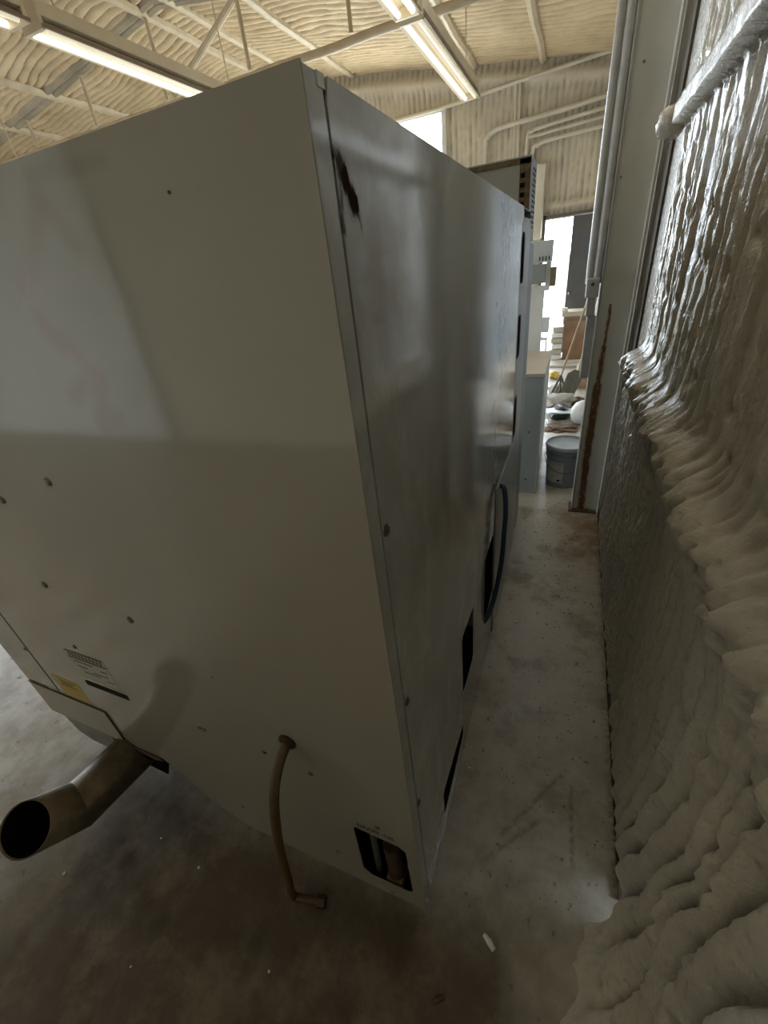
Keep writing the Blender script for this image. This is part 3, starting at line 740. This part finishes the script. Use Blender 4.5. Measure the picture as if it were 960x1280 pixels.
# labels on the front
pl = MB(); pl.box(-1.375, -1.195, YF-.0008, YF+.0005, .655, .785); plo = pl.build('data_plate', M_plate, mc)
b = MB()
b.box(-1.374, -1.196, YF-.0014, YF-.0008, .750, .756); b.box(-1.374, -1.196, YF-.0014, YF-.0008, .779, .785)
for i in range(10):
    x = -1.366+i*.0165; b.box(x, x+.009, YF-.0014, YF-.0008, .760, .775)
for i, (a, c) in enumerate(((-1.36, -1.27), (-1.24, -1.21), (-1.36, -1.31), (-1.29, -1.22), (-1.34, -1.26), (-1.24, -1.205))):
    z = .735-.012*i; b.box(a, c, YF-.0014, YF-.0008, z, z+.0035)
b.build('plate_printing', mat('faded_print', (.06, .055, .045), .7), plo)
b = MB(); b.box(-1.377, -1.178, YF-.0012, YF, .612, .634, .002); b.build('black_strip', M_ink, mc)
b = MB(); b.box(-1.60, -1.455, YF-.0008, YF+.0005, .470, .583); yo = b.build('yellow_sticker', M_yellow, mc)
b = MB()
for i, (a, c) in enumerate(((-1.57, -1.48), (-1.56, -1.50), (-1.575, -1.485))): b.box(a, c, YF-.0012, YF-.0008, .562-.012*i, .566-.012*i)
b.build('sticker_printing', mat('faded_print', (.06, .055, .045), .7), yo)
# DRAIN OIL stencil
def text(body, w, h, org, ux, uz, m, name, parent):
    cu = bpy.data.curves.new(name, 'FONT'); cu.body = body; cu.extrude = 0; cu.size = 1; cu.offset = .018
    to = bpy.data.objects.new(name, cu); COL.objects.link(to)
    dg = bpy.context.evaluated_depsgraph_get(); me = bpy.data.meshes.new_from_object(to.evaluated_get(dg)); bpy.data.objects.remove(to)
    xs = [v.co.x for v in me.vertices]; zs = [v.co.y for v in me.vertices]
    x0, x1, z0, z1 = min(xs), max(xs), min(zs), max(zs)
    for v in me.vertices:
        v.co = Vector(org)+Vector(ux)*((v.co.x-x0)/(x1-x0)*w)+Vector(uz)*((v.co.y-z0)/(z1-z0)*h)
    me.materials.clear()
    return link_mesh(name, me, m, parent)
text('DRAIN  OIL',   .112, .017, (-.408, YF-.0008, .398), (1, 0, 0), (0, 0, 1), M_ink, 'drain_oil_lettering', mc)

# ================================================================ tall hooded cabinet behind the machine
t = empty('hooded_cabinet', (-.7, 2.65, 0), 'grey cabinet with a perforated hood rising behind the machine', 'cabinet')
b = MB(); b.box(-1.25, -.255, 2.53, 2.80, .02, 1.74, .004); b.build('body', M_greypaint, t)
b = MB(); b.box(-1.30, -.250, 2.51, 2.78, 1.745, 2.075, .003); hd = b.build('hood', mat('hood_grey', (.36, .375, .36), .45, var=.1), t)
for i in range(12):
    for j in range(2):
        b = MB(); z = 1.80+i*.021; y = 2.60+j*.075+(i % 2)*.02
        b.box(-.2505, -.2485, y, y+.035, z, z+.011); b.build('vent_slot', M_black, hd)
b = MB()
b.box(-.300, -.252, 2.507, 2.5095, 1.83, 2.065); b.box(-.75, -.252, 2.507, 2.5095, 2.045, 2.068); b.build('rust_band', mat('rusty_band', (.17, .12, .07), .7, var=.6, vscale=40), hd)
for i in range(5):
    b = MB(); z = 1.85+i*.036; b.box(-.296, -.275, 2.505, 2.5072, z, z+.018); b.build('vent_slot', M_black, hd)
b = MB(); b.box(-.252, -.246, 2.503, 2.528, .02, 1.74); b.build('door_seam', M_black, t)
b = MB(); b.box(-.253, -.243, 2.545, 2.79, .02, 1.73, .003); b.build('cover_strip', mat('mid_grey_strip', (.25, .26, .26), .4, var=.1), t)

# low grey cabinet with tan top
t = empty('low_cabinet', (-.45, 3.6, 0), 'narrow grey cabinet with dusty tan top beyond the machine', 'cabinet')
b = MB(); b.box(-.75, -.158, 3.20, 4.0, .0, .93, .004); b.build('body', mat('blue_grey_enamel', (.36, .39, .38), .4, var=.12), t)
b = MB(); b.box(-.76, -.150, 3.19, 4.02, .93, .955, .004); b.build('top', M_cardbd, t)
b = MB(); b.box(-.162, -.150, 3.20, 3.30, .02, .925, .003); b.build('edge_trim', M_ltgrey, t)
for z in (.52, .12):
    b = MB(); b.lathe([(.0005, 0), (.008, 0), (.006, .006), (.0005, .007)], (-.235, 3.20, z), 10, (0, -1, 0)); b.build('screw', M_screwdark, t)

# electrical stand
t = empty('electrical_stand', (-.3, 4.25, 0), 'stack of pale electrical boxes on a white backboard by the far door', 'electrical panel')
b = MB(); b.box(-.75, -.262, 4.24, 4.28, .0, 1.44, .004); b.build('backboard', M_white, t)
b = MB(); b.box(-.40, -.218, 4.16, 4.30, 1.61, 1.765, .006); bx = b.build('breaker_box', M_ltgrey, t)
for i in range(4):
    b = MB(); x = -.315+i*.024; b.box(x, x+.008, 4.156, 4.161, 1.625, 1.655); b.build('vent_slot', M_black, bx)
b = MB(); b.box(-.42, -.262, 4.18, 4.28, 1.46, 1.60, .004); b.build('grey_box', M_greypaint, t)
b = MB(); b.box(-.222, -.180, 4.20, 4.27, 1.43, 1.57, .004); b.build('side_switch', mat('brown_switch', (.20, .16, .10), .5), t)
b = MB(); b.box(-.262, -.222, 4.22, 4.25, 1.40, 1.61, .003); b.build('riser', M_white, t)

# ================================================================ bucket
BX, BY = .043, 3.46
t = empty('plastic_bucket', (BX, BY, 0), 'grey plastic pail with lid and torn white label beside the column', 'bucket')
b = MB(); b.lathe([(.128, 0), (.133, .004), (.143, .25), (.151, .252), (.151, .262), (.145, .266), (.146, .295), (.154, .297), (.154, .307), (.148, .311), (.149, .335)], (BX, BY, 0), 48); b.build('body', M_bucket, t, True)
b = MB(); b.lathe([(.157, .325), (.159, .330), (.159, .348), (.153, .354), (.146, .352), (.143, .340), (.136, .338), (.0005, .340)], (BX, BY, 0), 48); b.build('lid', M_lid, t, True)
def wrap(a0, a1, z0, z1, r0, r1, m, name):
    b = MB(); n = 14; g = []
    for i in range(n+1):
        a = math.radians(a0+(a1-a0)*i/n); row = []
        for z, r in ((z0, r0), (z1, r1)):
            row.append((b.b.verts.new((BX+math.cos(a)*r, BY+math.sin(a)*r, z)), b.b.verts.new((BX+math.cos(a)*(r+.0015), BY+math.sin(a)*(r+.0015), z))))
        g.append(row)
    for p, q in zip(g, g[1:]):
        b.b.faces.new((p[0][1], q[0][1], q[1][1], p[1][1])); b.b.faces.new((p[0][0], p[1][0], q[1][0], q[0][0]))
        b.b.faces.new((p[1][0], p[1][1], q[1][1], q[1][0])); b.b.faces.new((p[0][0], q[0][0], q[0][1], p[0][1]))
    return b.build(name, m, t)
lb = wrap(205, 268, .045, .225, .1355, .1435, M_labelw, 'label')
wrap(238, 262, .205, .212, .1375, .1445, M_ink, 'label_line')
wrap(250, 260, .06, .075, .1365, .1372, M_ink, 'label_mark')
wrap(290, 305, .262, .30, .149, .151, M_blue, 'clip')
P = [(BX+math.cos(math.radians(a))*.158, BY+math.sin(math.radians(a))*.158, .255-.11*math.sin(math.radians((a-180)))) for a in range(180, 361, 9)]
b = MB(); b.tube(P, .003, 6); b.build('wire_handle', M_screw, t, True)

# ================================================================ things beyond the column
# carton cabinet
t = empty('brown_carton', (0, 8.35, 0), 'tall brown weathered carton standing by the far door', 'carton')
b = MB(); b.box(-.14, .22, 8.25, 8.62, .0, .70, .006); b.build('body', M_carton, t)
b = MB(); b.box(-.20, .215, 8.22, 8.64, .70, .77, .004); b.build('lid', M_cardbd, t)
b = MB(); b.box(-.12, .20, 8.244, 8.249, .62, .67); b.build('tape', mat('dark_tape', (.20, .13, .08), .5), t)
t = empty('paper_stack', (-.22, 8.35, 0), 'leaning stack of pale papers left of the brown carton', 'papers')
for i in range(6):
    b = MB(); z = .02+i*.09; b.box(-.34+.01*(i % 3), -.16, 8.2, 8.5, z, z+.075, .004); b.build('bundle', (M_white, M_cardbd)[i % 2], t)
b = MB(); b.lathe([(.0005, 0), (.05, .002), (.06, .03), (.04, .06), (.0005, .065)], (-.17, 8.3, .771), 16)
tag(b.build('small_bowl', M_white, None, True), 'small white upturned bowl on the carton lid', 'bowl')
def chair(px, py):
    t = empty('garden_chair', (px, py, 0), 'pale wire-legged chair in front of the bright doorway', 'chair')
    b = MB(); b.box(px-.16, px+.12, py-.15, py+.15, .42, .46, .01); b.build('seat', M_ltgrey, t)
    b = MB(); b.box(px-.16, px+.12, py+.13, py+.16, .5, .74, .01); b.build('backrest', M_ltgrey, t)
    for sx in (-.14, .10):
        for sy in (-.13, .13):
            b = MB(); b.tube([(px+sx, py+sy, 0), (px+sx, py+sy, .42)], .009, 6); b.build('leg', M_white, t)
chair(-.50, 7.9)
# broom-handled tools leaning at the column
def tool(top, bot, m, label, name, cat, head):
    t = empty(name, bot, label, cat)
    b = MB(); b.tube([top, bot], .012, 8); b.build('handle', m, t, True)
    head(t); return t
def hoe_head(t):
    for (a, c) in (((-.09, 6.0, .27), (-.20, 5.9, .03)), ((-.09, 6.0, .27), (-.02, 5.95, .10)), ((-.09, 6.0, .25), (-.08, 5.92, .08))):
        b = MB(); b.tube([a, c], .014, 6); b.build('tine', M_shovel, t, True)
tool((.14, 6.25, 1.18), (-.09, 6.0, .26), M_wood, 'brown-handled fork leaning with its tines on the rubbish', 'garden_fork', 'fork', hoe_head)
def shovel_head(t):
    b = MB(); pr = [(-.035, .0), (.035, .0), (.095, -.07), (.085, -.30), (0, -.36), (-.085, -.30), (-.095, -.07)]
    d = (Vector((-.02, 5.85, .0))-Vector((.10, 6.0, .33))).normalized(); u = Vector((1, .1, 0)); u = (u-d*u.dot(d)).normalized(); nrm = d.cross(u)
    b.poly(pr, [], .006, lambda x, y, w: Vector((.10, 6.0, .33))+u*x-d*y+nrm*w)
    b.build('blade', M_shovel, t)
tool((.22, 6.3, 1.12), (.11, 6.0, .30), M_greenwood, 'yellow-green handled square shovel with dull dark blade', 'shovel', 'shovel', shovel_head)
# rubbish pile
def lump(name, c, s, m, label, cat, seed=1, amp=.35, group=None):
    b = MB(); bmesh.ops.create_icosphere(b.b, subdivisions=3, radius=1)
    for v in b.b.verts:
        n = v.co.normalized(); k = 1+amp*(float(fbm(np.array(n.x*2.3+seed*7+n.z), np.array(n.y*2.3+n.z*1.7+seed), 3))-.45)*2
        v.co = Vector((c[0]+n.x*s[0]*k, c[1]+n.y*s[1]*k, max(c[2]+n.z*s[2]*k, .002)))
    return tag(b.build(name, m, None, True), label, cat, group)
lump('black_bag', (-.04, 5.15, .05), (.13, .16, .09), M_bag, 'crumpled black plastic bag under the rags beyond the bucket', 'bag', 3)
lump('rag_pile', (-.10, 5.55, .07), (.20, .22, .08), M_cloth, 'heap of grey rags behind the black bag', 'rags', 5, .5)
lump('rag', (-.12, 6.1, .05), (.12, .2, .07), M_cloth, 'small grey rag under the fork tines', 'rags', 9, .6)
lump('rusty_clod', (.13, 5.62, .04), (.10, .12, .05), M_rustlump, 'rusty brown clod beside the shovel blade', 'debris', 11, .5)
lump('rusty_scraps', (-.03, 4.75, .012), (.15, .14, .02), M_rustlump, 'flat rusty scraps on the floor just behind the bucket', 'debris', 13, .7)
lump('yellow_cloth', (-.20, 7.0, .04), (.09, .12, .05), mat('yellow_cloth', (.62, .45, .10), .8), 'small yellow cloth at the foot of the fork', 'cloth', 15, .5)
lump('tin_sheet_scrap', (-.06, 5.05, .10), (.17, .12, .012), M_ltgrey, 'bent pale sheet scrap lying over the black bag', 'scrap', 17, .6)
b = MB(); b.lathe([(.0005, 0), (.07, .004), (.11, .04), (.125, .11), (.115, .17), (.08, .22), (.035, .245), (.0005, .25)], (.185, 4.95, .0), 28)
hh = tag(b.build('white_jug', mat('dull_white_plastic', (.66, .66, .63), .5, var=.08), None, True), 'round dull-white plastic vessel half hidden by the column', 'vessel')
t = empty('tan_box', (.2, 6.6, 0), 'low tan cardboard box right of the shovel', 'box')
b = MB(); b.box(.10, .29, 6.4, 6.8, 0, .22, .004); b.build('body', M_carton if False else mat('tan_card', (.42, .31, .19), .7, var=.15), t)
b = MB(); b.box(.095, .295, 6.39, 6.81, .22, .235); b.build('lid', M_cardbd, t)
b = MB(); b.box(.17, .30, 7.3, 7.5, 0, .62, .02)
tag(b.build('pale_canister', M_ltgrey), 'pale upright canister standing behind the column', 'canister')
b = MB(); b.box(-.3, .3, 7.66, 8.1, 0, .035, .005)
tag(b.build('threshold_board', mat('pale_board', (.55, .50, .42), .7, var=.15)), 'pale flat board lying before the brown carton', 'board')

# debris on the near floor
b = MB(); b.tube([(-.062, .447, .008), (-.045, .436, .010), (-.030, .424, .008)], .008, 6, radii=[.006, .009, .007])
tag(b.build('foam_chip', M_foamchip, None, True), 'white foam chip on the floor right of the machine corner', 'chip')
b = MB(); b.tube([(-.165, .272, .004), (-.155, .280, .007), (-.142, .292, .004)], .006, 6, radii=[.003, .007, .004])
tag(b.build('brown_scrap', M_rustlump, None, True), 'small dark brown scrap near the bottom edge of the photo', 'scrap')
b = MB(); b.box(-.135, -.115, 1.715, 1.730, .001, .008, .002)
tag(b.build('foam_chip', M_foamchip), 'small white chip in the aisle beside the machine', 'chip')
b = MB(); rr = random.Random(4)
for i in range(420):
    if rr.random() < .75: x = rr.uniform(-.2, .285); y = rr.uniform(.45, 3.1)
    else: x = rr.uniform(-2.6, -.1); y = rr.uniform(-.05, .42)
    s = rr.uniform(.0008, .0022)*(1+y*.35)
    b.box(x-s, x+s, y-s*.8, y+s*.8, 0, s*.5, rot=Matrix.Rotation(rr.uniform(0, 3), 3, 'Z'))
tag(b.build('floor_grit', mat('grit', (.26, .20, .14), .9, var=.6, vscale=9)), 'scattered dark grit along the aisle floor', 'grit', kind='stuff')
b = MB()
for x, y in ((-1.45, .10), (-1.02, .02), (-1.0, .28), (-1.75, .05), (-.75, -.02), (-2.3, .5), (-1.2, .3), (-.2, .9), (-2.6, .6), (-.62, .16)):
    s = rr.uniform(.002, .0045); b.box(x-s, x+s, y-s, y+s, 0, s, rot=Matrix.Rotation(rr.uniform(0, 3), 3, 'Z'))
tag(b.build('pale_crumbs', M_foamchip), 'tiny white foam crumbs on the brown floor', 'crumbs', kind='stuff')
